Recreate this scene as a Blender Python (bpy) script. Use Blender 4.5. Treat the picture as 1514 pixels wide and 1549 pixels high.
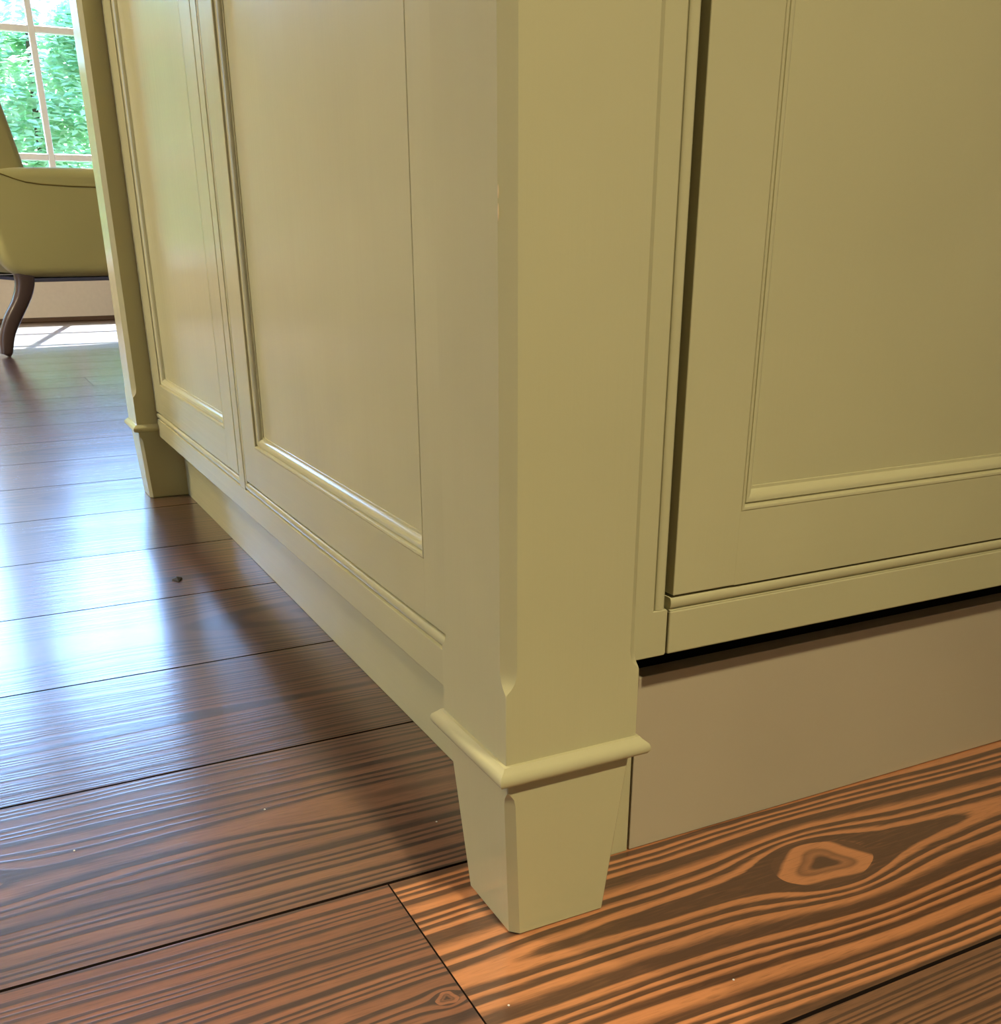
import bpy, bmesh, math, random
from mathutils import Vector, Matrix, Euler

for o in list(bpy.data.objects):
    bpy.data.objects.remove(o, do_unlink=True)
SC = bpy.context.scene
COL = SC.collection

# ------------------------------------------------------------------ camera
cam_d = bpy.data.cameras.new('camera')
cam = bpy.data.objects.new('camera', cam_d)
COL.objects.link(cam)
cam.location = (-0.23937, -0.47276, 0.40713)
_R = (Matrix.Rotation(-0.46507, 3, 'Z') @ Matrix.Rotation(0.00452, 3, 'Y') @ Matrix.Rotation(1.16548, 3, 'X'))
cam.rotation_euler = _R.to_euler('XYZ')
cam_d.sensor_fit = 'HORIZONTAL'
cam_d.sensor_width = 36.0
cam_d.lens = 36.942
cam_d.shift_y = 0.16908
cam_d.clip_start = 0.02
cam_d.clip_end = 300
SC.camera = cam

# ------------------------------------------------------------------ world, sun, lamps, exposure
SUN_EL = math.radians(41)
W = bpy.data.worlds.new('sky')
SC.world = W
W.use_nodes = True
nt = W.node_tree
nt.nodes.clear()
sky = nt.nodes.new('ShaderNodeTexSky')
sky.sky_type = 'NISHITA'
sky.sun_disc = False
sky.sun_elevation = SUN_EL
sky.sun_rotation = math.radians(12)
sky.air_density = 1.6
sky.dust_density = 0.6
sky.ozone_density = 2.5
bg = nt.nodes.new('ShaderNodeBackground')
bg.inputs['Strength'].default_value = 1.5
wo = nt.nodes.new('ShaderNodeOutputWorld')
# the picture is balanced for the warm lamps, so all daylight reads cool
wbm = nt.nodes.new('ShaderNodeMix')
wbm.data_type = 'RGBA'
wbm.blend_type = 'MULTIPLY'
wbm.inputs[0].default_value = 1.0
wbm.inputs[7].default_value = (0.60, 0.92, 1.50, 1)
nt.links.new(sky.outputs[0], wbm.inputs[6])
nt.links.new(wbm.outputs[2], bg.inputs[0])
nt.links.new(bg.outputs[0], wo.inputs[0])

sun_d = bpy.data.lights.new('sun', 'SUN')
sun_d.energy = 30.0
sun_d.angle = math.radians(0.6)
sun_d.color = (0.92, 0.97, 1.0)
sun = bpy.data.objects.new('sun', sun_d)
COL.objects.link(sun)
_sd = Vector((math.sin(math.radians(12)) * math.cos(SUN_EL), math.cos(math.radians(12)) * math.cos(SUN_EL), math.sin(SUN_EL)))
sun.rotation_euler = (-_sd).to_track_quat('-Z', 'Y').to_euler()
sun.location = (2, 14, 12)

LAMPS = [  # adjustable recessed downlights, all unseen: x, y, watts, cone, aim
    (0.25, -1.80, 540.0, 82, (-1.05, -0.2, 0.0)),
    (-1.65, 2.0, 300.0, 112, (-1.65, 2.0, 0.0)),  # added for warm light on the island's left faces
    (-1.5, 4.0, 330.0, 112, (-1.5, 4.0, 0.0)),  # added for warm light towards the window end
]
for i, (lx, ly, lw, cone, aim) in enumerate(LAMPS):
    d = bpy.data.lights.new('ceiling_lamp', 'SPOT')
    d.shadow_soft_size = 0.09
    d.energy = lw
    d.spot_size = math.radians(cone)
    d.spot_blend = 1.0
    d.color = (1.0, 0.86, 0.58)
    o = bpy.data.objects.new('ceiling_lamp', d)
    o.location = (lx, ly, 2.655)
    o.rotation_euler = (Vector(aim) - Vector(o.location)).to_track_quat('-Z', 'Y').to_euler()
    COL.objects.link(o)

SC.view_settings.view_transform = 'Standard'
SC.view_settings.look = 'None'
SC.view_settings.exposure = 0.0
SC.view_settings.gamma = 1.0
SC.view_settings.use_curve_mapping = False

# ------------------------------------------------------------------ node helpers
class NT:
    def __init__(s, name):
        s.m = bpy.data.materials.new(name)
        s.m.use_nodes = True
        s.t = s.m.node_tree
        s.t.nodes.clear()
        s.out = s.t.nodes.new('ShaderNodeOutputMaterial')

    def n(s, kind, **kw):
        nd = s.t.nodes.new('ShaderNode' + kind)
        for k, v in kw.items():
            setattr(nd, k, v)
        return nd

    def put(s, sock, v):
        if hasattr(v, 'is_linked') or isinstance(v, bpy.types.NodeSocket):
            s.t.links.new(v, sock)
        else:
            sock.default_value = v

    def math(s, op, a, b=None, c=None):
        nd = s.n('Math', operation=op)
        s.put(nd.inputs[0], a)
        if b is not None:
            s.put(nd.inputs[1], b)
        if c is not None:
            s.put(nd.inputs[2], c)
        return nd.outputs[0]

    def mix(s, f, a, b, mode='MIX'):
        nd = s.n('Mix', data_type='RGBA', blend_type=mode)
        s.put(nd.inputs[0], f)
        s.put(nd.inputs[6], a)
        s.put(nd.inputs[7], b)
        return nd.outputs[2]

    def xyz(s, a, b, c):
        nd = s.n('CombineXYZ')
        for k, v in enumerate((a, b, c)):
            s.put(nd.inputs[k], v)
        return nd.outputs[0]

    def noise(s, vec, scale=1.0, detail=3.0, rough=0.5):
        nd = s.n('TexNoise')
        s.put(nd.inputs['Vector'], vec)
        nd.inputs['Scale'].default_value = scale
        nd.inputs['Detail'].default_value = detail
        nd.inputs['Roughness'].default_value = rough
        return nd.outputs['Fac']

    def ramp(s, f, stops, interp='LINEAR'):
        nd = s.n('ValToRGB')
        nd.color_ramp.interpolation = interp
        el = nd.color_ramp.elements
        while len(el) < len(stops):
            el.new(0.5)
        for e, (p, c) in zip(el, stops):
            e.position = p
            e.color = c if len(c) == 4 else (*c, 1)
        s.put(nd.inputs[0], f)
        return nd.outputs[0]

    def maprange(s, f, a, b, c, d):
        nd = s.n('MapRange')
        s.put(nd.inputs[0], f)
        for k, v in enumerate((a, b, c, d)):
            nd.inputs[k + 1].default_value = v
        return nd.outputs[0]

    def objco(s, scale=(1, 1, 1), rnd=False):
        tc = s.n('TexCoord')
        v = tc.outputs['Object']
        if rnd:
            oi = s.n('ObjectInfo')
            r = s.math('MULTIPLY', oi.outputs['Random'], 37.0)
            ad = s.n('VectorMath', operation='ADD')
            s.put(ad.inputs[0], v)
            s.put(ad.inputs[1], s.xyz(r, r, r))
            v = ad.outputs[0]
        mp = s.n('VectorMath', operation='MULTIPLY')
        s.put(mp.inputs[0], v)
        mp.inputs[1].default_value = scale
        return mp.outputs[0]

    def bump(s, h, strength, dist):
        b = s.n('Bump')
        b.inputs['Strength'].default_value = strength
        b.inputs['Distance'].default_value = dist
        s.put(b.inputs['Height'], h)
        return b.outputs[0]

    def bsdf(s, color, rough, normal=None, coat=0.0, spec=0.5, coat_rough=0.1, metallic=0.0):
        p = s.n('BsdfPrincipled')
        s.put(p.inputs['Base Color'], color)
        s.put(p.inputs['Roughness'], rough)
        p.inputs['Specular IOR Level'].default_value = spec
        p.inputs['Metallic'].default_value = metallic
        p.inputs['Coat Weight'].default_value = coat
        p.inputs['Coat Roughness'].default_value = coat_rough
        if normal is not None:
            s.put(p.inputs['Normal'], normal)
            if coat:
                s.put(p.inputs['Coat Normal'], normal)
        s.t.links.new(p.outputs[0], s.out.inputs[0])
        return p


def srgb(r, g, b):
    f = lambda c: (c / 255 / 12.92) if c / 255 <= 0.04045 else ((c / 255 + 0.055) / 1.055) ** 2.4
    return (f(r), f(g), f(b), 1.0)


def paint(name, col, axis, rough=0.18):
    """brushed eggshell paint; the brush marks run along axis"""
    m = NT(name)
    sc = [260, 260, 260]
    sc['xyz'.index(axis)] = 5.0
    co = m.objco(tuple(sc), rnd=True)
    st = m.noise(co, 1.0, 3.0, 0.6)
    sc2 = [60, 60, 60]
    sc2['xyz'.index(axis)] = 2.0
    st2 = m.noise(m.objco(tuple(sc2), rnd=True), 1.0, 2.0)
    peel = m.noise(m.objco((420, 420, 420)), 1.0, 2.0)
    h = m.math('ADD', m.math('ADD', m.math('MULTIPLY', st, 0.6), m.math('MULTIPLY', st2, 1.2)), m.math('MULTIPLY', peel, 0.25))
    nrm = m.bump(h, 0.16, 0.0006)
    v = m.noise(m.objco((7, 7, 7), rnd=True), 1.0, 2.0)
    c2 = tuple(x * 0.94 for x in col[:3]) + (1,)
    c = m.mix(m.maprange(v, 0.3, 0.7, 0, 1), col, c2)
    r = m.maprange(st, 0.3, 0.7, rough - 0.03, rough + 0.05)
    m.bsdf(c, r, nrm, spec=0.5)
    return m.m


SAGE = (0.470, 0.440, 0.245, 1)
PV = paint('sage_paint_vertical', SAGE, 'z')
PY = paint('sage_paint_along_side', SAGE, 'y')
PX = paint('sage_paint_along_front', SAGE, 'x')
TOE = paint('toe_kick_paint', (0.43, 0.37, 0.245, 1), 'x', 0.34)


def plain(name, col, rough, spec=0.5, bump=None, metallic=0.0):
    m = NT(name)
    nrm = None
    c = col
    if bump:
        f = m.noise(m.objco((bump[0],) * 3), 1.0, 3.0)
        nrm = m.bump(f, bump[1], bump[2])
        c = m.mix(f, col, tuple(x * 0.9 for x in col[:3]) + (1,))
    m.bsdf(c, rough, nrm, spec=spec, metallic=metallic)
    return m.m


DARK = plain('carcass_board', (0.05, 0.045, 0.035, 1), 0.7, 0.2, (30, 0.1, 0.001))
WALL = plain('wall_plaster', srgb(224, 208, 196), 0.7, 0.3, (60, 0.15, 0.001))
CEIL = plain('ceiling_white', srgb(232, 226, 214), 0.8, 0.3, (60, 0.1, 0.001))
WINP = plain('window_white_paint', srgb(250, 246, 250), 0.35, 0.5, (40, 0.05, 0.001))
SHOE = plain('dark_shoe_moulding', srgb(86, 60, 46), 0.4, 0.5, (40, 0.2, 0.001))
LEGW = plain('dark_turned_wood', srgb(74, 60, 56), 0.3, 0.5, (50, 0.1, 0.001))
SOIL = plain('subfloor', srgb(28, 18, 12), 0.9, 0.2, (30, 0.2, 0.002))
LAMPM = plain('lamp_rim_white', srgb(235, 230, 220), 0.4)


def fabric():
    m = NT('olive_fabric')
    f = m.noise(m.objco((900, 900, 900)), 1.0, 2.0)
    g = m.noise(m.objco((5, 5, 5)), 1.0, 2.0)
    c = m.mix(g, srgb(168, 162, 108), srgb(160, 155, 100))
    p = m.bsdf(c, 0.85, m.bump(f, 0.3, 0.001), spec=0.2)
    p.inputs['Sheen Weight'].default_value = 0.3
    return m.m


FAB = fabric()


def wood(name, seed, freq=130.0, h0=0.03, slope=0.05, v0=0.0, knots=(), light=(180, 128, 92), dark=(84, 60, 48), warp=0.014, contrast=1.0, band=0.5, tone=0.35, fade=0.0, phase=0.0):
    """plain-sawn pine: rings cut at a flat angle, flowing round knots"""
    m = NT(name)
    tc = m.n('TexCoord')
    sep = m.n('SeparateXYZ')
    m.put(sep.inputs[0], tc.outputs['Object'])
    u, v = sep.outputs[0], sep.outputs[1]
    s7 = seed * 7.31
    lo = m.noise(m.xyz(m.math('MULTIPLY', u, 2.2), m.math('MULTIPLY', v, 7.0), s7), 1.0, 2.0)
    me = m.noise(m.xyz(m.math('MULTIPLY', u, 9.0), m.math('MULTIPLY', v, 30.0), s7 + 3), 1.0, 2.0)
    fi = m.noise(m.xyz(m.math('MULTIPLY', u, 40.0), m.math('MULTIPLY', v, 420.0), s7 + 5), 1.0, 3.0)
    vv = m.math('ADD', m.math('SUBTRACT', v, v0), m.math('MULTIPLY', m.math('SUBTRACT', lo, 0.5), warp * 3))
    inside = None
    rin = None
    for (ku, kv, a, asp) in knots:
        du = m.math('DIVIDE', m.math('SUBTRACT', u, ku), asp)
        dv = m.math('ADD', m.math('SUBTRACT', v, kv), m.math('MULTIPLY', m.math('SUBTRACT', me, 0.5), a * 0.5))
        r2 = m.math('ADD', m.math('ADD', m.math('MULTIPLY', du, du), m.math('MULTIPLY', dv, dv)), 1e-6)
        q = m.math('MINIMUM', m.math('DIVIDE', a * a, r2), 1.0)
        vv = m.math('SUBTRACT', vv, m.math('MULTIPLY', dv, q))
        ins = m.math('LESS_THAN', r2, a * a)
        rr = m.math('DIVIDE', m.math('SQRT', r2), a)
        th = m.math('ARCTAN2', dv, du)
        rr = m.math('ADD', rr, m.math('MULTIPLY', m.math('SINE', m.math('MULTIPLY_ADD', th, 3.0, 0.6)), m.math('MULTIPLY', rr, 0.20)))
        if inside is None:
            inside, rin = ins, m.math('MINIMUM', rr, 1.0)
        else:
            inside = m.math('MAXIMUM', inside, ins)
            rin = m.math('MULTIPLY', rin, m.math('MINIMUM', rr, 1.0))
    hh = m.math('ADD', m.math('ADD', h0, m.math('MULTIPLY', u, slope)),
                m.math('MULTIPLY', m.math('SUBTRACT', m.noise(m.xyz(m.math('MULTIPLY', u, 1.7), s7, 0.0), 1.0, 1.0), 0.5), 0.06))
    R = m.math('SQRT', m.math('ADD', m.math('MULTIPLY', vv, vv), m.math('MULTIPLY', hh, hh)))
    t = m.math('ADD', m.math('MULTIPLY_ADD', R, freq, phase), m.math('ADD', m.math('MULTIPLY', me, 0.35), m.math('MULTIPLY', fi, 0.14)))
    # rings of unequal width
    t = m.math('ADD', t, m.math('MULTIPLY', m.math('SINE', m.math('MULTIPLY', t, 1.7)), 0.36))
    fr = m.math('FRACT', t)
    tri = m.ramp(fr, [(0.0, (0, 0, 0)), (max(band - 0.16, 0.02), (0.05, 0.05, 0.05)), (band + 0.12, (1, 1, 1)), (0.90, (1, 1, 1)), (1.0, (0, 0, 0))])
    tri = m.math('MULTIPLY', tri, contrast)
    patch = m.noise(m.xyz(m.math('MULTIPLY', u, 1.3), m.math('MULTIPLY', v, 11.0), s7 + 9), 1.0, 3.0, 0.6)
    pf = m.maprange(patch, 0.35, 0.68, 0.0, tone)
    f = m.math('MAXIMUM', m.math('ADD', tri, 0.0), pf)
    f = m.math('ADD', m.math('MULTIPLY', f, 1.0 - fade), fade * 0.6)
    f = m.math('ADD', f, m.math('MULTIPLY', m.math('SUBTRACT', fi, 0.5), 0.55))
    if inside is not None:
        kr = m.ramp(rin, [(0.0, (1.15, 1.15, 1.15)), (0.22, (1.0, 1.0, 1.0)), (0.34, (0.45, 0.45, 0.45)), (0.5, (0.7, 0.7, 0.7)), (0.60, (0.12, 0.12, 0.12)), (0.86, (0.05, 0.05, 0.05)), (0.97, (0.95, 0.95, 0.95))])
        mx = m.n('Mix', data_type='FLOAT')
        m.put(mx.inputs[0], inside)
        m.put(mx.inputs[2], f)
        m.put(mx.inputs[3], kr)
        f = mx.outputs[0]
    fc = m.n('Clamp')
    m.put(fc.inputs[0], f)
    c = m.mix(fc.outputs[0], srgb(*light), srgb(*dark))
    pore = m.noise(m.xyz(m.math('MULTIPLY', u, 60.0), m.math('MULTIPLY', v, 900.0), s7), 1.0, 2.0)
    c = m.mix(m.maprange(pore, 0.55, 0.75, 0.0, 0.35), c, srgb(44, 28, 22))
    h = m.math('ADD', m.math('MULTIPLY', tri, 0.5), m.math('ADD', m.math('MULTIPLY', fi, 0.7), m.math('MULTIPLY', me, 1.1)))
    nrm = m.bump(h, 0.16, 0.0007)
    sm = m.noise(m.xyz(m.math('MULTIPLY', u, 6.0), m.math('MULTIPLY', v, 14.0), s7 + 2), 1.0, 3.0)
    rough = m.maprange(sm, 0.3, 0.7, 0.20, 0.30)
    m.bsdf(c, 0.36, nrm, spec=0.25, coat=1.0, coat_rough=0.175)
    return m.m


# ------------------------------------------------------------------ mesh helpers
def new_obj(name, verts, faces, mat, parent=None, smooth=False, ang=40):
    """one mesh object, origin at its own bounding-box centre"""
    lo = [min(v[k] for v in verts) for k in range(3)]
    hi = [max(v[k] for v in verts) for k in range(3)]
    c = Vector([(a + b) / 2 for a, b in zip(lo, hi)])
    me = bpy.data.meshes.new(name)
    me.from_pydata([tuple(Vector(v) - c) for v in verts], [], faces)
    bm = bmesh.new()
    bm.from_mesh(me)
    bmesh.ops.recalc_face_normals(bm, faces=bm.faces)
    if smooth:
        a = math.radians(ang)
        for f in bm.faces:
            f.smooth = True
        for e in bm.edges:
            if len(e.link_faces) == 2 and e.calc_face_angle(0) > a:
                e.smooth = False
    bm.to_mesh(me)
    bm.free()
    me.materials.append(mat)
    o = bpy.data.objects.new(name, me)
    COL.objects.link(o)
    put(o, c, parent)
    return o


def wloc(o):
    p = Vector(o.location)
    while o.parent:
        o = o.parent
        p = p + Vector(o.location)
    return p


def put(o, c, parent):
    if parent is None:
        o.location = c
    else:
        o.parent = parent
        o.location = Vector(c) - wloc(parent)


def empty(name, loc):
    o = bpy.data.objects.new(name, None)
    o.empty_display_size = 0.05
    COL.objects.link(o)
    o.location = loc
    return o


def tag(o, label=None, cat=None, group=None, kind=None):
    if label:
        o['label'] = label
    if cat:
        o['category'] = cat
    if group:
        o['group'] = group
    if kind:
        o['kind'] = kind
    return o


def box_vf(a, b):
    x0, y0, z0 = a
    x1, y1, z1 = b
    v = [(x0, y0, z0), (x1, y0, z0), (x1, y1, z0), (x0, y1, z0), (x0, y0, z1), (x1, y0, z1), (x1, y1, z1), (x0, y1, z1)]
    f = [(0, 3, 2, 1), (4, 5, 6, 7), (0, 1, 5, 4), (1, 2, 6, 5), (2, 3, 7, 6), (3, 0, 4, 7)]
    return v, f


def box(name, a, b, mat, parent=None, bev=0.0008, seg=2):
    v, f = box_vf(a, b)
    o = new_obj(name, v, f, mat, parent)
    if bev:
        bm = bmesh.new()
        bm.from_mesh(o.data)
        bmesh.ops.bevel(bm, geom=bm.edges[:], offset=bev, segments=seg, profile=0.5, affect='EDGES', clamp_overlap=True)
        bm.to_mesh(o.data)
        bm.free()
    return o


def loft(sections, cap=True):
    v, f = [], []
    n = len(sections[0])
    for s in sections:
        v += list(s)
    for i in range(len(sections) - 1):
        for k in range(n):
            k2 = (k + 1) % n
            f.append((i * n + k, i * n + k2, (i + 1) * n + k2, (i + 1) * n + k))
    if cap:
        f.append(tuple(reversed(range(n))))
        f.append(tuple(range((len(sections) - 1) * n, len(sections) * n)))
    return v, f


def oct_section(x0, x1, y0, y1, z, c):
    """rectangle with its four corners cut; c = cut at (x0,y0),(x1,y0),(x1,y1),(x0,y1)"""
    a, b, d, e = c
    return [(x0 + a, y0, z), (x1 - b, y0, z), (x1, y0 + b, z), (x1, y1 - d, z), (x1 - d, y1, z), (x0 + e, y1, z), (x0, y1 - e, z), (x0, y0 + a, z)]


# ------------------------------------------------------------------ floor: every plank a board of its own
XL, XR, YF, YB, ZC = -4.0, 3.4, -3.6, 6.1, 2.68
box_v, box_f = box_vf((XL - 0.1, YF - 0.1, -0.08), (XR + 0.1, YB + 0.15, -0.022))
floor = tag(new_obj('floor', box_v, box_f, SOIL), kind='structure')
rows = [-0.3676, -0.1361, 0.0956, 0.3291, 0.5626, 0.8018, 1.0410, 1.2975, 1.5546, 1.80]
y = rows[-1]
while y < YB - 0.05:
    y += 0.245
    rows.append(min(y, YB))
y = rows[0]
while y > YF + 0.05:
    y -= 0.236
    rows.insert(0, max(y, YF))
rnd = random.Random(5)
generic = [wood('pine_plank_grain_%d' % i, 20 + i, freq=rnd.uniform(95, 170), h0=rnd.uniform(0.01, 0.06), slope=rnd.uniform(-0.06, 0.06),
                v0=rnd.uniform(-0.06, 0.06), light=(98 + rnd.randint(-6, 6), 67, 49), dark=(48, 34, 29), tone=0.6) for i in range(5)]


def board(x0, x1, y0, y1, mat):
    g = 0.0014
    o = box('floor_board', (x0 + g * 0.4, y0 + g, -0.022), (x1 - g * 0.4, y1 - g, 0.0), mat, floor, bev=0)
    o.data.materials.append(SOIL)      # stained, dirty plank edges, the dark colour also standing in for gap shade
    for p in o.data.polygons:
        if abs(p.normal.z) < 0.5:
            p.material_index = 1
    return o


for i in range(len(rows) - 1):
    y0, y1 = rows[i], rows[i + 1]
    if abs(y0 + 0.1361) < 1e-3:
        cx = (-0.0433 + XR) / 2
        cy = (y0 + y1) / 2
        mR = wood('pine_plank_grain_knot', 3, freq=104, h0=0.022, slope=0.0, v0=0.0, warp=0.008, light=(188, 126, 82), dark=(84, 58, 42),
                  knots=[(0.242 - cx, -0.021 - cy, 0.024, 1.7)], tone=0.15, band=0.40, phase=0.98)
        board(-0.0433, XR, y0, y1, mR)
        cx = (-0.0433 + -2.6) / 2
        mL = wood('pine_plank_grain_end', 8, freq=150, h0=0.03, slope=0.0, v0=-0.05, warp=0.006, light=(140, 92, 66), dark=(64, 46, 39),
                  knots=[(-0.0542 - cx, -0.0298 - cy, 0.006, 1.25)], tone=0.7)
        board(-2.6, -0.0433, y0, y1, mL)
        board(XL, -2.6, y0, y1, generic[0])
        continue
    if abs(y0 - 0.0956) < 1e-3:
        cx, cy = (1.9 + -1.7) / 2, (y0 + y1) / 2
        m1 = wood('pine_plank_grain_flame', 12, freq=105, h0=0.012, slope=0.0, v0=0.0, warp=0.008, light=(120, 85, 64), dark=(54, 40, 35),
                  knots=[(-0.33 - cx, 0.222 - cy, 0.02, 2.6)], tone=0.75)
        board(-1.7, 1.9, y0, y1, m1)
        board(1.9, XR, y0, y1, generic[1])
        board(XL, -1.7, y0, y1, generic[2])
        continue
    if abs(y0 + 0.3676) < 1e-3:
        m2 = wood('pine_plank_grain_dark', 15, freq=210, h0=0.05, slope=0.0, v0=-0.1, warp=0.004, light=(134, 94, 66), dark=(76, 54, 42), tone=0.8)
        board(-0.9, XR, y0, y1, m2)
        board(XL, -0.9, y0, y1, generic[3])
        continue
    if abs(y0 - 0.3291) < 1e-3:
        m3 = wood('pine_plank_grain_tongue', 31, freq=140, h0=0.016, slope=0.02, v0=-0.01, warp=0.012, light=(98, 67, 48), dark=(48, 34, 29), tone=0.6)
        board(-1.2, 2.4, y0, y1, m3)
        board(2.4, XR, y0, y1, generic[1])
        board(XL, -1.2, y0, y1, generic[4])
        continue
    s = rnd.uniform(-2.6, -0.9) if y0 < 2.9 else rnd.uniform(-2.5, 2.5)
    if 3.0 < y0 < 3.2:
        s = 0.105
    board(XL, s, y0, y1, generic[i % 5])
    board(s, XR, y0, y1, generic[(i * 2 + 1) % 5])

# ------------------------------------------------------------------ room shell
def struct(name, a, b, mat):
    v, f = box_vf(a, b)
    return tag(new_obj(name, v, f, mat), kind='structure')


struct('ceiling', (XL - 0.1, YF - 0.1, ZC), (XR + 0.1, YB + 0.15, ZC + 0.08), CEIL)
struct('wall_right', (XR, YF - 0.1, -0.02), (XR + 0.1, YB + 0.15, ZC), WALL)
struct('wall_front', (XL, YF - 0.1, -0.02), (XR, YF, ZC), WALL)
WZ0, WZ1 = 0.262, 2.50
wins = [(-1.14, -0.22), (-0.08, 0.84), (0.98, 1.90)]
# wall round the openings, one continuous mesh
vv, ff = [], []


def addbox(a, b):
    v, f = box_vf(a, b)
    n = len(vv)
    vv.extend(v)
    ff.extend([tuple(i + n for i in q) for q in f])


addbox((XL, YB, -0.02), (XR, YB + 0.15, WZ0))
addbox((XL, YB, WZ1), (XR, YB + 0.15, ZC))
edges = [XL] + [e for w in wins for e in w] + [XR]
for k in range(0, len(edges), 2):
    addbox((edges[k], YB, WZ0), (edges[k + 1], YB + 0.15, WZ1))
tag(new_obj('wall_back', vv, ff, WALL), kind='structure')
tag(box('baseboard_back', (XL, YB - 0.016, 0.0), (XR, YB, 0.024), SHOE, None, 0.003), kind='structure')

# ------------------------------------------------------------------ windows
gm = NT('window_glass')
tr = gm.n('BsdfTransparent')
tr.inputs[0].default_value = (0.97, 0.985, 0.98, 1)
gl = gm.n('BsdfGlossy')
gl.inputs['Roughness'].default_value = 0.01
fre = gm.n('Fresnel')
fre.inputs[0].default_value = 1.5
ms = gm.n('MixShader')
gm.put(ms.inputs[0], fre.outputs[0])
gm.t.links.new(tr.outputs[0], ms.inputs[1])
gm.t.links.new(gl.outputs[0], ms.inputs[2])
gm.t.links.new(ms.outputs[0], gm.out.inputs[0])
GLASS = gm.m

ZR = [0.83, 1.422, 2.012]
ADDED_SIDEW = [(1.30, 2.22)]  # unseen window added for cool daylight on the island's left side
vv, ff = [], []
XO = XL - 0.15
addbox((XO, YF - 0.1, -0.02), (XL, YB + 0.15, WZ0))
addbox((XO, YF - 0.1, WZ1), (XL, YB + 0.15, ZC))
edges = [YF - 0.1] + [e for w in ADDED_SIDEW for e in w] + [YB + 0.15]
for k in range(0, len(edges), 2):
    addbox((XO, edges[k], WZ0), (XL, edges[k + 1], WZ1))
tag(new_obj('wall_left', vv, ff, WALL), kind='structure')


def window(num, w0, w1, mp, rot):
    """mp(along, outward depth, z) -> point of the wall the window sits in"""
    def bx(nm, a, b, par, bev):
        p, q = mp(*a), mp(*b)
        return box(nm, tuple(min(i, j) for i, j in zip(p, q)), tuple(max(i, j) for i, j in zip(p, q)), WINP, par, bev)
    global vv, ff
    fw = 0.045
    vv, ff = [], []
    da, db = 0.03, 0.09
    for a, b in (((w0, da, WZ0 + 0.035), (w0 + fw, db, WZ1)), ((w1 - fw, da, WZ0 + 0.035), (w1, db, WZ1)),
                 ((w0 + fw, da, WZ1 - fw), (w1 - fw, db, WZ1)), ((w0 + fw, da, WZ0 + 0.035), (w1 - fw, db, WZ0 + 0.035 + fw))):
        p, q = mp(*a), mp(*b)
        addbox(tuple(min(i, j) for i, j in zip(p, q)), tuple(max(i, j) for i, j in zip(p, q)))
    wf = tag(new_obj('window_%d' % num, vv, ff, WINP), kind='structure')
    bx('window_sill', (w0 - 0.03, -0.05, WZ0), (w1 + 0.03, 0.12, WZ0 + 0.034), wf, 0.004)
    m = (w0 + w1) / 2
    xs = [w0 + fw, m, w1 - fw]
    zs = [WZ0 + 0.035 + fw] + ZR + [WZ1 - fw]
    hb = 0.016
    bx('muntin', (m - hb, da + 0.01, zs[0]), (m + hb, db - 0.01, zs[-1]), wf, 0.004)
    for z in ZR:
        for a, b in ((xs[0], m - hb), (m + hb, xs[2])):
            bx('muntin', (a, da + 0.012, z - hb), (b, db - 0.012, z + hb), wf, 0.004)
    for c in range(2):
        for r in range(4):
            a = xs[0] if c == 0 else m + hb
            b = m - hb if c == 0 else xs[2]
            z0 = zs[r] + (hb if r else 0)
            z1 = zs[r + 1] - (hb if r < 3 else 0)
            new_obj('pane', [mp(a, 0.06, z0), mp(b, 0.06, z0), mp(b, 0.06, z1), mp(a, 0.06, z1)], [(0, 1, 2, 3)], GLASS, wf)
    pd = bpy.data.lights.new('window_portal', 'AREA')
    pd.shape = 'RECTANGLE'
    pd.size = w1 - w0
    pd.size_y = WZ1 - WZ0
    pd.cycles.is_portal = True
    po = bpy.data.objects.new('window_portal', pd)
    po.location = mp(m, 0.14, (WZ0 + WZ1) / 2)
    po.rotation_euler = rot
    COL.objects.link(po)


for wi, (w0, w1) in enumerate(wins):
    window(wi + 1, w0, w1, lambda a, d, z: (a, YB + d, z), (math.radians(-90), 0, 0))
for wi, (w0, w1) in enumerate(ADDED_SIDEW):
    window(wi + 1 + len(wins), w0, w1, lambda a, d, z: (XL - d, a, z), (math.radians(-90), 0, math.radians(90)))

# ------------------------------------------------------------------ ceiling lamps (fixtures of the lights above)
for i, (lx, ly, lw, cone, aim) in enumerate(LAMPS):
    prof = [(0.118, 0.0), (0.15, 0.0), (0.155, -0.004), (0.15, -0.012), (0.125, -0.014), (0.118, -0.010)]
    N = 32
    secs = []
    for k in range(N):
        a = 2 * math.pi * k / N
        secs.append([(lx + r * math.cos(a), ly + r * math.sin(a), ZC + z) for r, z in prof])
    v, f = loft(secs + [secs[0]], cap=False)
    o = new_obj('ceiling_light', v, f, LAMPM, None, True)
    lab = ['white round ceiling light ring above the panelled appliance', 'added white round ceiling light ring left of the viewer',
           'added white round ceiling light ring over the open floor beside the island'][i]
    tag(o, lab, 'ceiling light', 'recessed ceiling lights')

# unseen globe added as warm fill light for the island's left faces
FLX, FLY = -1.85, 2.0
fl = tag(empty('added_fill_lamp', (FLX, FLY, ZC)), 'added fill light: round white globe on a brass rod, unseen left of the island', 'added fill light')
BRASS = plain('brass', srgb(180, 140, 80), 0.3, metallic=1.0)


def lathe(name, prof, cx, cy, mat, parent, n=32):
    secs = [[(cx + r * math.cos(2 * math.pi * k / n), cy + r * math.sin(2 * math.pi * k / n), z) for k in range(n)] for r, z in prof]
    v, f = loft(secs)
    return new_obj(name, v, f, mat, parent, True, 40)


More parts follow.
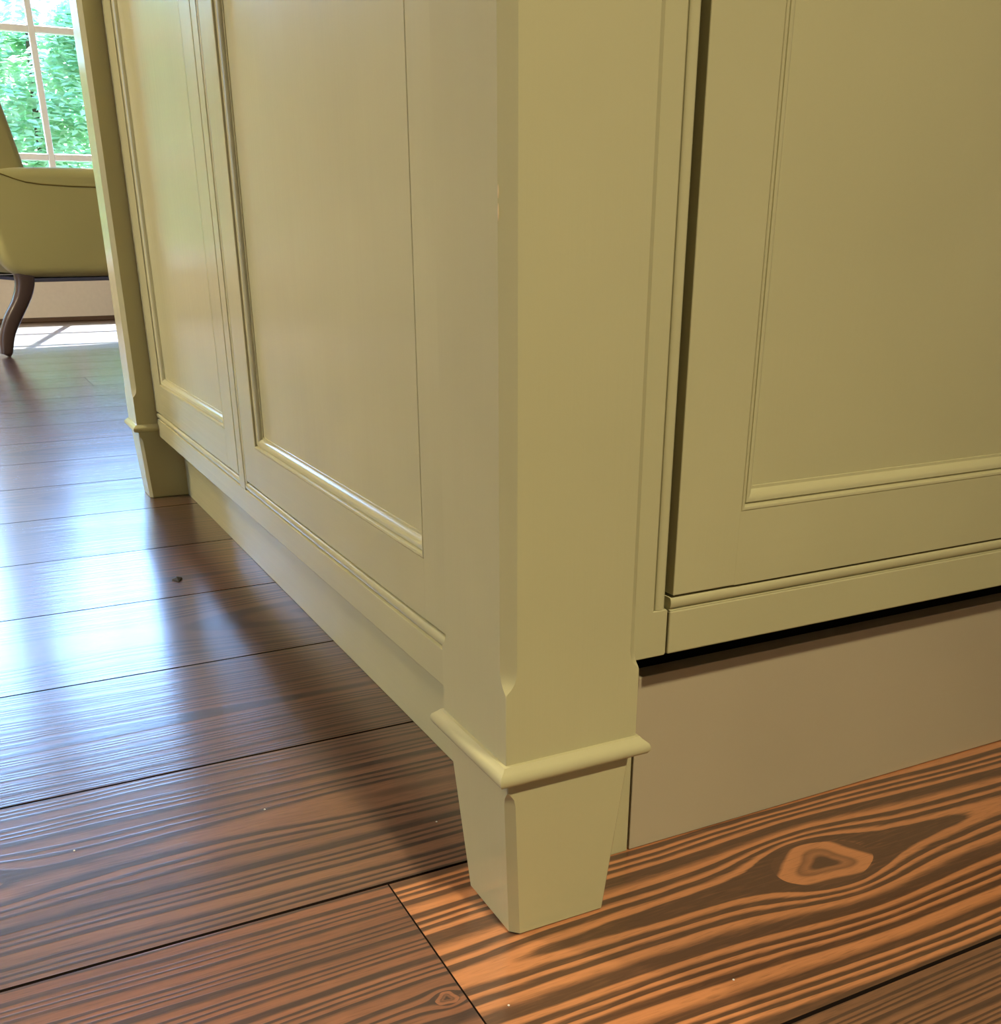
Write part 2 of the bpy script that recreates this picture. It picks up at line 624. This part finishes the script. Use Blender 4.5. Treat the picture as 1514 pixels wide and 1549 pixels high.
lathe('ceiling_rose', [(0.02, ZC - 0.035), (0.05, ZC - 0.03), (0.06, ZC - 0.01), (0.06, ZC)], FLX, FLY, BRASS, fl)
lathe('rod', [(0.035, 2.25), (0.03, 2.275), (0.008, 2.30), (0.008, ZC - 0.03)], FLX, FLY, BRASS, fl)
gm2 = NT('fill_lamp_globe')
em = gm2.n('Emission')
em.inputs[0].default_value = (1.0, 0.84, 0.55, 1)
em.inputs[1].default_value = 375.0
gm2.t.links.new(em.outputs[0], gm2.out.inputs[0])
lathe('globe', [(0.11 * math.sin(math.pi * k / 16), 2.15 - 0.11 * math.cos(math.pi * k / 16)) for k in range(1, 16)], FLX, FLY, gm2.m, fl)

# ------------------------------------------------------------------ kitchen island
P = 0.0342          # side face plane (x)
PFY = 0.030         # front face plane (y)
L = 1.3672          # near face of the far post
TOPZ = 0.88
isl = tag(empty('kitchen_island', (0.40, 0.73, 0.0)), 'sage green painted kitchen island with panelled side and square corner legs', 'kitchen island')
IP = Vector((0, 0, 0))


def make_post(oy, first):
    zs = [(0.113, 0.0004), (0.1700, 0.0004), (0.1712, 0.0012), (0.1735, 0.0036), (0.1765, 0.0056), (0.1800, 0.0067), (0.1840, 0.0072), (TOPZ, 0.0072)]
    secs = [oct_section(0, 0.09, oy, oy + 0.09, z, (c, c, c, c)) for z, c in zs]
    v, f = loft(secs)
    post = new_obj('corner_post', v, f, PV, isl, True, 28)
    prof = [(0.0, 0.1258), (0.0018, 0.1254), (0.0030, 0.1240), (0.0044, 0.1228), (0.0062, 0.1212), (0.0070, 0.1190), (0.0068, 0.1166), (0.0055, 0.1146), (0.0030, 0.1134), (0.0, 0.1130)]
    vs, fs = [], []
    cor = [(0, oy, -1, -1), (0.09, oy, 1, -1), (0.09, oy + 0.09, 1, 1), (0, oy + 0.09, -1, 1)]
    n = len(prof)
    for cx, cy, sx, sy in cor:
        for d, z in prof:
            vs.append((cx + sx * d, cy + sy * d, z))
    for k in range(4):
        for j in range(n - 1):
            k2 = (k + 1) % 4
            fs.append((k * n + j, k2 * n + j, k2 * n + j + 1, k * n + j + 1))
    cl = new_obj('collar', vs, fs, PX if first else PX, post, True, 35)
    fz = [(0.0, 0.0052), (0.0012, 0.0052), (0.096, 0.0050), (0.101, 0.0042), (0.1045, 0.0020), (0.1060, 0.0006), (0.1135, 0.0006)]
    secs = []
    for z, c in fz:
        t = 1 - z / 0.1135
        ins = 0.0012 if z == 0.0 else 0.0
        x0, x1 = 0.0012 + 0.0050 * t + ins, 0.0868 - 0.0138 * t - ins
        y0, y1 = 0.0008 + 0.0028 * t + ins, 0.0868 - 0.0200 * t - ins
        secs.append(oct_section(x0, x1, oy + y0, oy + y1, z, (c, 0.0012, 0.0012, 0.0010)))
    v, f = loft(secs)
    new_obj('foot', v, f, PV, post, True, 20)
    return post


near = make_post(0.0, True)
near['label'] = 'near corner post with stopped chamfers'
CHIPM = plain('bare_chip', srgb(196, 176, 134), 0.6)
for zc, hh in ((0.4285, 0.0035), (0.4195, 0.0045)):
    v, f = loft([[(0.0002 + 0.0005 * math.sin(math.pi * k / 4) * math.cos(a), 0.0070 + 0.0006 * math.sin(math.pi * k / 4) * math.sin(a), zc + hh * (k / 2 - 1)) for a in [2 * math.pi * j / 6 for j in range(6)]] for k in (0.3, 1, 2, 3, 3.7)])
    new_obj('paint_chip', v, f, CHIPM, near, True, 60)
make_post(L, False)['label'] = 'far corner post beside the window end'

# moulded frame profile swept round a rectangle with mitred corners
MP = [(0.0, -0.0030), (0.0001, -0.0002), (0.0006, 0.0002), (0.0014, 0.0002), (0.0024, -0.0003), (0.0030, -0.0016), (0.0034, -0.0030), (0.0044, -0.0030), (0.0048, -0.0020), (0.0062, -0.0022), (0.0082, -0.0032),
      (0.0100, -0.0048), (0.0112, -0.0064), (0.0116, -0.0074), (0.0134, -0.0076), (0.0138, -0.0090)]
DEP = 0.0085


def sweep_rect(name, a0, a1, z0, z1, plane, prof, mat, parent):
    """plane(a, z, d) maps along-face, height and depth (outwards positive) to a point"""
    vs, fs = [], []
    n = len(prof)
    for (a, z, sa, sz) in ((a0, z0, 1, 1), (a1, z0, -1, 1), (a1, z1, -1, -1), (a0, z1, 1, -1)):
        for w, d in prof:
            vs.append(plane(a + sa * w, z + sz * w, d))
    for k in range(4):
        for j in range(n - 1):
            k2 = (k + 1) % 4
            fs.append((k * n + j, k2 * n + j, k2 * n + j + 1, k * n + j + 1))
    return new_obj(name, vs, fs, mat, parent, True, 30)


def side_plane(a, z, d):
    return (P - d, a, z)


def front_plane(a, z, d):
    return (a, PFY - d, z)


def bead_run(name, p0, p1, plane, horiz, w, mat, parent, flip=False):
    """a flush half-round bead with a quirk; runs from p0 to p1, (a,z) being its outer edge line, w wide"""
    prof = [(0.0, -0.006), (0.0, -0.0010), (0.0004, -0.0004), (0.0008, -0.0024), (0.0014, -0.0028), (0.0017, -0.0016)]
    r = (w - 0.0016) / 2
    for k in range(9):
        t = math.pi * k / 8
        prof.append((0.0016 + r - r * math.cos(t), -0.0014 + 0.8 * r * math.sin(t) * 0.62 - 0.0006))
    prof.append((w, -0.016))
    vs = []
    for (a, z) in (p0, p1):
        for q, d in prof:
            s = -q if flip else q
            vs.append(plane(a, z + s, d) if horiz else plane(a + s, z, d))
    n = len(prof)
    fs = [(j, j + 1, n + j + 1, n + j) for j in range(n - 1)]
    fs.append(tuple(range(n)))
    fs.append(tuple(range(2 * n - 1, n - 1, -1)))
    return new_obj(name, vs, fs, mat, parent, True, 40)


# --- side: rail, mullion, end stiles
ZRB, ZRT, ZBT, ZD0, ZD1 = 0.1043, 0.1335, 0.1438, 0.1470, 0.80
YN0, YN1, YD0, YD1 = 0.150, 0.7450, 0.7850, 1.352
rail = box('bottom_rail', (P, 0.088, ZRB), (P + 0.022, L + 0.002, ZRT), PY, isl, 0.0007)
bead_run('bead', (YN0 - 0.009, ZRT - 0.0002), (YN1 + 0.009, ZRT - 0.0002), side_plane, True, ZBT - ZRT, PY, rail)
bead_run('bead', (YD0 - 0.004, ZRT - 0.0002), (L, ZRT - 0.0002), side_plane, True, ZBT - ZRT, PY, rail)
mul = box('mullion', (P, YN1 + 0.0125, ZRT), (P + 0.022, YD0 - 0.0025, 0.82), PV, isl, 0.0006)
bead_run('bead', (YN1 + 0.0125, ZRT + 0.004), (YN1 + 0.0125, 0.82), side_plane, False, 0.0105, PV, mul, flip=True)
box('side_stile', (P, 0.088, ZRT), (P + 0.022, YN0 - 0.0025, 0.82), PV, isl, 0.0006)
box('side_stile', (P, YD1 + 0.0025, ZRT + 0.012), (P + 0.022, L + 0.002, 0.82), PV, isl, 0.0006)
box('top_rail', (P, 0.088, 0.82), (P + 0.022, L + 0.002, TOPZ), PY, isl, 0.0007)


def panel_door(name, a0, a1, z0, z1, sw_l, sw_r, rw, plane, mats, parent, th=0.02):
    """framed door: flat panel (the part) with stiles, rails and moulding below it in the tree"""
    def bx(nm, A0, A1, Z0, Z1, d0, d1, mat, par, bev):
        p0, p1 = plane(A0, Z0, d0), plane(A1, Z1, d1)
        return box(nm, tuple(min(a, b) for a, b in zip(p0, p1)), tuple(max(a, b) for a, b in zip(p0, p1)), mat, par, bev)
    d = bx(name, a0 + sw_l - 0.004, a1 - sw_r + 0.004, z0 + rw - 0.004, z1 - rw + 0.004, -DEP, -th + 0.004, mats[0], parent, 0)
    bx('door_stile', a0, a0 + sw_l, z0, z1, 0.0, -th, mats[0], d, 0.0006)
    bx('door_stile', a1 - sw_r, a1, z0, z1, 0.0, -th, mats[0], d, 0.0006)
    bx('door_rail', a0 + sw_l - 0.0008, a1 - sw_r + 0.0008, z0, z0 + rw, 0.00005, -th, mats[1], d, 0)
    bx('door_rail', a0 + sw_l - 0.0008, a1 - sw_r + 0.0008, z1 - rw, z1, 0.00005, -th, mats[1], d, 0)
    sweep_rect('moulding', a0 + sw_l, a1 - sw_r, z0 + rw, z1 - rw, plane, MP, mats[1], d)
    return d


d1 = panel_door('side_door', YN0, YN1, ZD0, ZD1, 0.0500, 0.0555, 0.0470, side_plane, (PV, PY), isl)
d1['label'] = 'panelled side door nearer the viewer'
d2 = panel_door('side_door', YD0, YD1, ZD0, ZD1, 0.0540, 0.0560, 0.0470, side_plane, (PV, PY), isl)
d2['label'] = 'panelled side door nearer the window'

# --- plinth, carcass, front stile
box('plinth', (0.0707, 0.060, 0.0), (0.088, L + 0.08, 0.150), PY, isl, 0.0008)
vv, ff = [], []
addbox((P + 0.0225, 0.096, 0.165), (0.078, L + 0.085, TOPZ))
addbox((0.078, L + 0.02, 0.0), (0.74, L + 0.085, TOPZ))
addbox((0.078, 0.20, 0.165), (0.74, L + 0.02, 0.185))
addbox((0.738, 0.096, 0.0), (0.75, L + 0.085, TOPZ))
addbox((0.078, 0.20, 0.0), (0.738, 0.212, 0.165))
addbox((0.078, 0.096, TOPZ - 0.02), (0.74, L + 0.02, TOPZ))
new_obj('carcass', vv, ff, DARK, isl)
fs_ = box('front_stile', (0.086, PFY, 0.1612), (0.1300, PFY + 0.022, TOPZ), PV, isl, 0.0012)
# the stile is narrower above its foot, where the bead runs beside the gap
bpy.data.objects.remove(fs_, do_unlink=True)
v = []
XS0, XS1, XS2 = 0.086, 0.1196, 0.1303
for yy in (PFY, PFY + 0.022):
    v += [(XS0, yy, 0.1612), (XS2 - 0.001, yy, 0.1612), (XS2, yy, 0.1622), (XS2, yy, 0.1912), (XS2 - 0.001, yy, 0.1922), (XS1, yy, 0.1922), (XS1, yy, TOPZ), (XS0, yy, TOPZ)]
f = [tuple(range(8)), tuple(range(15, 7, -1))] + [(k, (k + 1) % 8, (k + 1) % 8 + 8, k + 8) for k in range(8)]
stile = new_obj('front_stile', v, f, PV, isl)
bm = bmesh.new()
bm.from_mesh(stile.data)
bmesh.ops.bevel(bm, geom=[e for e in bm.edges if abs(e.verts[0].co.y - e.verts[1].co.y) < 1e-6], offset=0.0006, segments=2, profile=0.5, affect='EDGES')
bm.to_mesh(stile.data)
bm.free()
bead_run('bead', (XS1, 0.1924), (XS1, TOPZ), front_plane, False, 0.0088, PV, stile)
box('plinth_block', (0.060, 0.0552, 0.0), (0.1262, 0.075, 0.135), PX, isl, 0.001)

# ------------------------------------------------------------------ panelled appliance in the front of the island
XD0, XD1 = 0.1338, 0.738
app = tag(empty('panelled_appliance', (0.43, 0.10, 0.0)), 'built-in appliance with panelled sage front above a toe kick, right of the near post', 'appliance')
dr = panel_door('front_door', XD0, XD1, 0.2006, 0.80, 0.0486, 0.0486, 0.0486, front_plane, (PV, PX), app, th=0.021)
v = []
lr = box('bottom_rail', (0.1322, PFY, 0.1612), (XD1, PFY + 0.021, 0.1903), PX, app, 0.0011)
bead_run('bead', (0.1325, 0.1901), (XD1, 0.1901), front_plane, True, 0.0088, PX, lr)
box('door_backing', (0.1345, PFY + 0.0205, 0.163), (XD1, PFY + 0.026, 0.80), DARK, app, 0)
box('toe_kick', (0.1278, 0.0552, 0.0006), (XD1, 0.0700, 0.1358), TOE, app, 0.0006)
box('top_rail', (XD0, PFY, 0.802), (XD1, PFY + 0.021, TOPZ), PX, app, 0.0008)

# ------------------------------------------------------------------ armchair
CY0, CY1 = 4.08, 4.74
ch = tag(empty('armchair', (0.30, 4.41, 0.0)), 'olive green upholstered armchair with curved dark wooden legs before the window', 'armchair')


def slab(name, outline, y0, y1, rad, mat, parent, nr=5, bulge=0.0):
    """outline in x-z (counter-clockwise), thick in y with rounded rims"""
    n = len(outline)
    cx = sum(p[0] for p in outline) / n
    cz = sum(p[1] for p in outline) / n
    # inward normals
    nor = []
    for k in range(n):
        ax, az = outline[k - 1]
        bx_, bz = outline[(k + 1) % n]
        tx, tz = bx_ - ax, bz - az
        l = math.hypot(tx, tz) or 1
        nor.append((-tz / l, tx / l))
    secs = []
    for side in (0, 1):
        rng = range(nr + 1) if side == 0 else range(nr, -1, -1)
        for k in rng:
            t = math.pi / 2 * k / nr
            ins = rad * (1 - math.sin(t))
            yy = y0 + rad * (1 - math.cos(t)) if side == 0 else y1 - rad * (1 - math.cos(t))
            secs.append([(outline[j][0] + nor[j][0] * ins, yy, outline[j][1] + nor[j][1] * ins) for j in range(n)])
    v, f = loft(secs)
    return new_obj(name, v, f, mat, parent, True, 60)


def arc(cx, cz, r, a0, a1, n):
    return [(cx + r * math.cos(math.radians(a0 + (a1 - a0) * k / n)), cz + r * math.sin(math.radians(a0 + (a1 - a0) * k / n))) for k in range(n + 1)]


PIPE = plain('fabric_seam', srgb(120, 108, 60), 0.9, 0.1)
for sgn, (ya, yb) in enumerate(((CY0, CY0 + 0.10), (CY1 - 0.10, CY1))):
    # side shell with rounded lower back corner, rolled over at the arm
    ol = arc(0.05, 0.385, 0.10, 180, 270, 8) + [(0.20, 0.2835), (0.40, 0.2825), (0.60, 0.2840)] + arc(0.66, 0.34, 0.055, 270, 360, 5) + [(0.715, 0.45), (0.715, 0.55)] + arc(0.675, 0.628, 0.042, 0, 90, 6) + [(0.40, 0.671), (0.20, 0.669), (0.05, 0.664), (-0.05, 0.660), (-0.088, 0.60), (-0.085, 0.54), (-0.066, 0.46)]
    slab('side_shell', ol, ya, yb, 0.036, FAB, ch)
    yy = ya - 0.0005 if sgn == 0 else yb + 0.0005
    path = [(-0.05, 0.655), (-0.02, 0.648), (0.01, 0.638), (0.045, 0.626), (0.086, 0.615), (0.14, 0.609), (0.24, 0.605), (0.40, 0.603), (0.60, 0.604), (0.68, 0.607)]
    secs = [[(x, yy + 0.0025 * math.cos(2 * math.pi * k / 6), z + 0.0025 * math.sin(2 * math.pi * k / 6)) for k in range(6)] for x, z in path]
    v, f = loft(secs)
    new_obj('arm_seam', v, f, PIPE, ch, True, 80)
# back: tub back curving round, leaning away from the seat
secs = []
NB = 20
for zi in range(15):
    t = zi / 14
    z = 0.33 + t * 0.70
    lean = -0.20 * max(0, (z - 0.45)) + 0.03
    wth = 1.0 if z < 0.7 else 1.0 - 0.10 * ((z - 0.7) / 0.33) ** 2
    sh = 1.0 if t < 0.9 else 1.0 - 0.5 * ((t - 0.9) / 0.1) ** 2
    sec = []
    ym = (CY0 + CY1) / 2
    hw = (CY1 - CY0) / 2 * wth
    for k in range(NB + 1):
        a = -1 + 2 * k / NB
        sec.append((lean - 0.06 - 0.10 * sh + 0.09 * abs(a) ** 3, ym + a * hw, z))
    for k in range(NB + 1):
        a = 1 - 2 * k / NB
        sec.append((lean + 0.055 + 0.075 * sh * (abs(a) ** 2.5) * (1 if z > .6 else .6), ym + a * (hw - 0.035 * sh), z + 0.0))
    secs.append(sec)
v, f = loft(secs)
bk = new_obj('backrest', v, f, FAB, ch, True, 70)
sub = bk.modifiers.new('round', 'SUBSURF')
sub.levels = sub.render_levels = 2
oc = [(0.06, 0.40)] + arc(0.68, 0.435, 0.045, 270, 450, 8) + [(0.06, 0.485)]
slab('seat_cushion', oc, CY0 + 0.102, CY1 - 0.102, 0.03, FAB, ch)
of = [(0.02, 0.30), (0.69, 0.30), (0.69, 0.399), (0.02, 0.399)]
slab('seat_frame', of, CY0 + 0.101, CY1 - 0.101, 0.01, FAB, ch)
box('dust_cover', (0.06, CY0 + 0.02, 0.268), (0.66, CY1 - 0.02, 0.2815), plain('dust_cover_cloth', srgb(70, 74, 96), 0.8), ch, 0.003)


def sabre(name, path, yc, parent):
    secs = []
    # smooth the path
    pts = []
    for i in range(len(path) - 1):
        p0 = path[max(i - 1, 0)]
        p1, p2 = path[i], path[i + 1]
        p3 = path[min(i + 2, len(path) - 1)]
        for k in range(4):
            t = k / 4
            pts.append(tuple(0.5 * ((2 * b) + (-a + c) * t + (2 * a - 5 * b + 4 * c - d) * t * t + (-a + 3 * b - 3 * c + d) * t ** 3) for a, b, c, d in zip(p0, p1, p2, p3)))
    pts.append(path[-1])
    for (x0, x1, z, hw) in pts:
        xc, rx = (x0 + x1) / 2, (x1 - x0) / 2
        ring = []
        for k in range(16):
            a = 2 * math.pi * k / 16
            ca, sa = math.cos(a), math.sin(a)
            e = 0.6
            ring.append((xc + rx * math.copysign(abs(ca) ** e, ca), yc + hw * math.copysign(abs(sa) ** e, sa), z))
        secs.append(ring)
    v, f = loft(secs)
    return new_obj(name, v, f, LEGW, parent, True, 60)


REAR = [(-0.081 + 0.010, -0.058 - 0.010, 0.0, 0.014), (-0.095, -0.058, 0.012, 0.02), (-0.098, -0.055, 0.02, 0.022), (-0.090, -0.036, 0.08, 0.024), (-0.063, 0.004, 0.145, 0.027), (-0.020, 0.046, 0.21, 0.030), (-0.001, 0.067, 0.262, 0.032), (0.000, 0.070, 0.300, 0.032)]
FRONTL = [(0.672, 0.700, 0.0, 0.014), (0.664, 0.706, 0.02, 0.021), (0.655, 0.700, 0.08, 0.022), (0.640, 0.695, 0.16, 0.026), (0.628, 0.692, 0.25, 0.031), (0.628, 0.692, 0.300, 0.032)]
for yc in (CY0 + 0.045, CY1 - 0.045):
    sabre('leg', REAR, yc, ch)
    sabre('leg', FRONTL, yc, ch)

_a = math.radians(12)      # turned a little, about its near back corner
ch.rotation_euler = (0, 0, _a)
ch.location = (0.30 * math.cos(_a) - 0.33 * math.sin(_a), CY0 + 0.30 * math.sin(_a) + 0.33 * math.cos(_a), 0.0)

# ------------------------------------------------------------------ garden outside
grass = NT('lawn')
gn = grass.noise(grass.objco((9, 9, 9)), 1.0, 4.0)
grass.bsdf(grass.mix(gn, srgb(96, 128, 52), srgb(140, 166, 84)), 0.9, spec=0.1)
v, f = box_vf((-40, -30, -0.30), (40, 60, -0.12))
tag(new_obj('lawn', v, f, grass.m), kind='structure')


def leafmat(name, c1, c2):
    m = NT(name)
    oi = m.n('NewGeometry')
    c = m.mix(oi.outputs['Random Per Island'], c1, c2)
    p = m.n('BsdfPrincipled')
    m.put(p.inputs['Base Color'], c)
    p.inputs['Roughness'].default_value = 0.4
    t = m.n('BsdfTranslucent')
    m.put(t.inputs[0], c)
    x = m.n('MixShader')
    x.inputs[0].default_value = 0.6
    m.t.links.new(p.outputs[0], x.inputs[1])
    m.t.links.new(t.outputs[0], x.inputs[2])
    m.t.links.new(x.outputs[0], m.out.inputs[0])
    return m.m


LEAF = [leafmat('shrub_leaf', srgb(170, 205, 150), srgb(220, 236, 196)), leafmat('fern_leaf', srgb(165, 205, 165), srgb(215, 235, 205))]
BARK = plain('bark', srgb(92, 74, 58), 0.9, 0.2, (30, 0.4, 0.01))


def shrub(label, x, y, h, w, nleaf, mat, seed, name='shrub'):
    r = random.Random(seed)
    root = tag(empty(name, (x, y, -0.12)), label, 'shrub', 'shrubs in the garden')
    vs, fs = [], []
    sprays = nleaf // 14
    for s in range(sprays):
        # a spray: a drooping twig with leaflets on both sides
        a = r.uniform(0, 2 * math.pi)
        zz = r.uniform(0.05, 1.0)
        rad = w * (1.0 - 0.45 * zz ** 2) * r.uniform(0.35, 1.0) ** 0.6
        b = Vector((x + math.cos(a) * rad, y + math.sin(a) * rad * 0.7, -0.12 + zz * h))
        d = Vector((math.cos(a) + r.uniform(-.6, .6), math.sin(a) + r.uniform(-.6, .6), r.uniform(-0.7, 0.35))).normalized()
        sd = d.cross(Vector((0, 0, 1))).normalized()
        up = sd.cross(d)
        for k in range(7):
            for q in (-1, 1):
                o = b + d * (0.035 * k) + Vector((0, 0, -0.006 * k * k * 0.5))
                tip = (sd * q * 0.8 + d * 0.6 + up * r.uniform(-.3, .3)).normalized()
                ln = r.uniform(0.07, 0.115)
                wd = ln * 0.26
                nn = tip.cross(up).normalized()
                i = len(vs)
                vs += [o, o + tip * ln * .45 + nn * wd, o + tip * ln + up * (-0.01), o + tip * ln * .45 - nn * wd]
                fs.append((i, i + 1, i + 2, i + 3))
    fo = new_obj('foliage', vs, fs, mat, root)
    fo['kind'] = 'stuff'
    secs = []
    for k in range(7):
        t = k / 6
        rr = 0.05 * (1 - 0.75 * t)
        secs.append([(x + 0.05 * math.sin(3 * t + seed) + rr * math.cos(2 * math.pi * j / 8), y + rr * math.sin(2 * math.pi * j / 8), -0.14 + t * h * 0.9) for j in range(8)])
    v, f = loft(secs)
    new_obj('stem', v, f, BARK, root, True, 60)
    return root


SH = [
    ('feathery green shrub filling the window above the armchair', 0.62, 8.9, 2.2, 0.70, 17000, 1, 3),
    ('pale shrub to the right, hidden mostly by the far post', 2.52, 9.0, 2.3, 0.70, 12000, 0, 4),
    ('dense shrub just left of the feathery one', -1.28, 9.0, 2.4, 0.70, 24000, 0, 5),
    ('broad shrub at the far left of the garden', -3.18, 9.0, 2.4, 0.70, 12000, 1, 6),
    ('far bush behind the feathery shrub', 0.90, 12.3, 2.3, 1.0, 14000, 0, 9),
    ('far bush behind the dense shrub', -1.75, 12.3, 2.4, 1.0, 14000, 0, 10),
    ('far bush behind the broad shrub', -4.40, 12.3, 2.4, 1.0, 12000, 1, 11),
]
for a in SH:
    shrub(a[0], a[1], a[2], a[3], a[4], a[5], LEAF[a[6]], a[7])

# ------------------------------------------------------------------ small things on the floor
CH = plain('chip_dark', srgb(46, 40, 30), 0.6, 0.3)
v = [(-0.0480, 0.8700, 0.0), (-0.0415, 0.8590, 0.0), (-0.0345, 0.8720, 0.0), (-0.0400, 0.8850, 0.0),
     (-0.0475, 0.8702, 0.0022), (-0.0413, 0.8600, 0.0014), (-0.0350, 0.8718, 0.0026), (-0.0402, 0.8840, 0.0018), (-0.0412, 0.8715, 0.0040)]
f = [(3, 2, 1, 0), (0, 1, 5, 4), (1, 2, 6, 5), (2, 3, 7, 6), (3, 0, 4, 7), (4, 5, 8), (5, 6, 8), (6, 7, 8), (7, 4, 8)]
tag(new_obj('debris_chip', v, f, CH), 'small dark chip of debris lying on the planks beside the island', 'debris')

CRUMB = plain('crumb_white', srgb(225, 222, 214), 0.6, 0.3)
WHERE = ['tiny white crumb close to the left of the near foot', 'tiny white crumb in the middle of the plank left of the near post',
         'tiny white crumb at the left picture edge', 'tiny white crumb on the knotty plank in front of the foot',
         'tiny white crumb beside the plank end seam']
for k, (x, y) in enumerate([(0.019, 0.155), (-0.093, 0.233), (-0.232, 0.238), (0.105, -0.093), (-0.025, -0.052)]):
    bm = bmesh.new()
    bmesh.ops.create_icosphere(bm, subdivisions=1, radius=0.0008)
    for w in bm.verts:
        w.co.z *= 0.6
    me = bpy.data.meshes.new('crumb')
    bm.to_mesh(me)
    bm.free()
    me.materials.append(CRUMB)
    o = bpy.data.objects.new('crumb', me)
    o.location = (x, y, 0.00045)
    COL.objects.link(o)
    tag(o, WHERE[k], 'crumb', 'white crumbs on the planks')
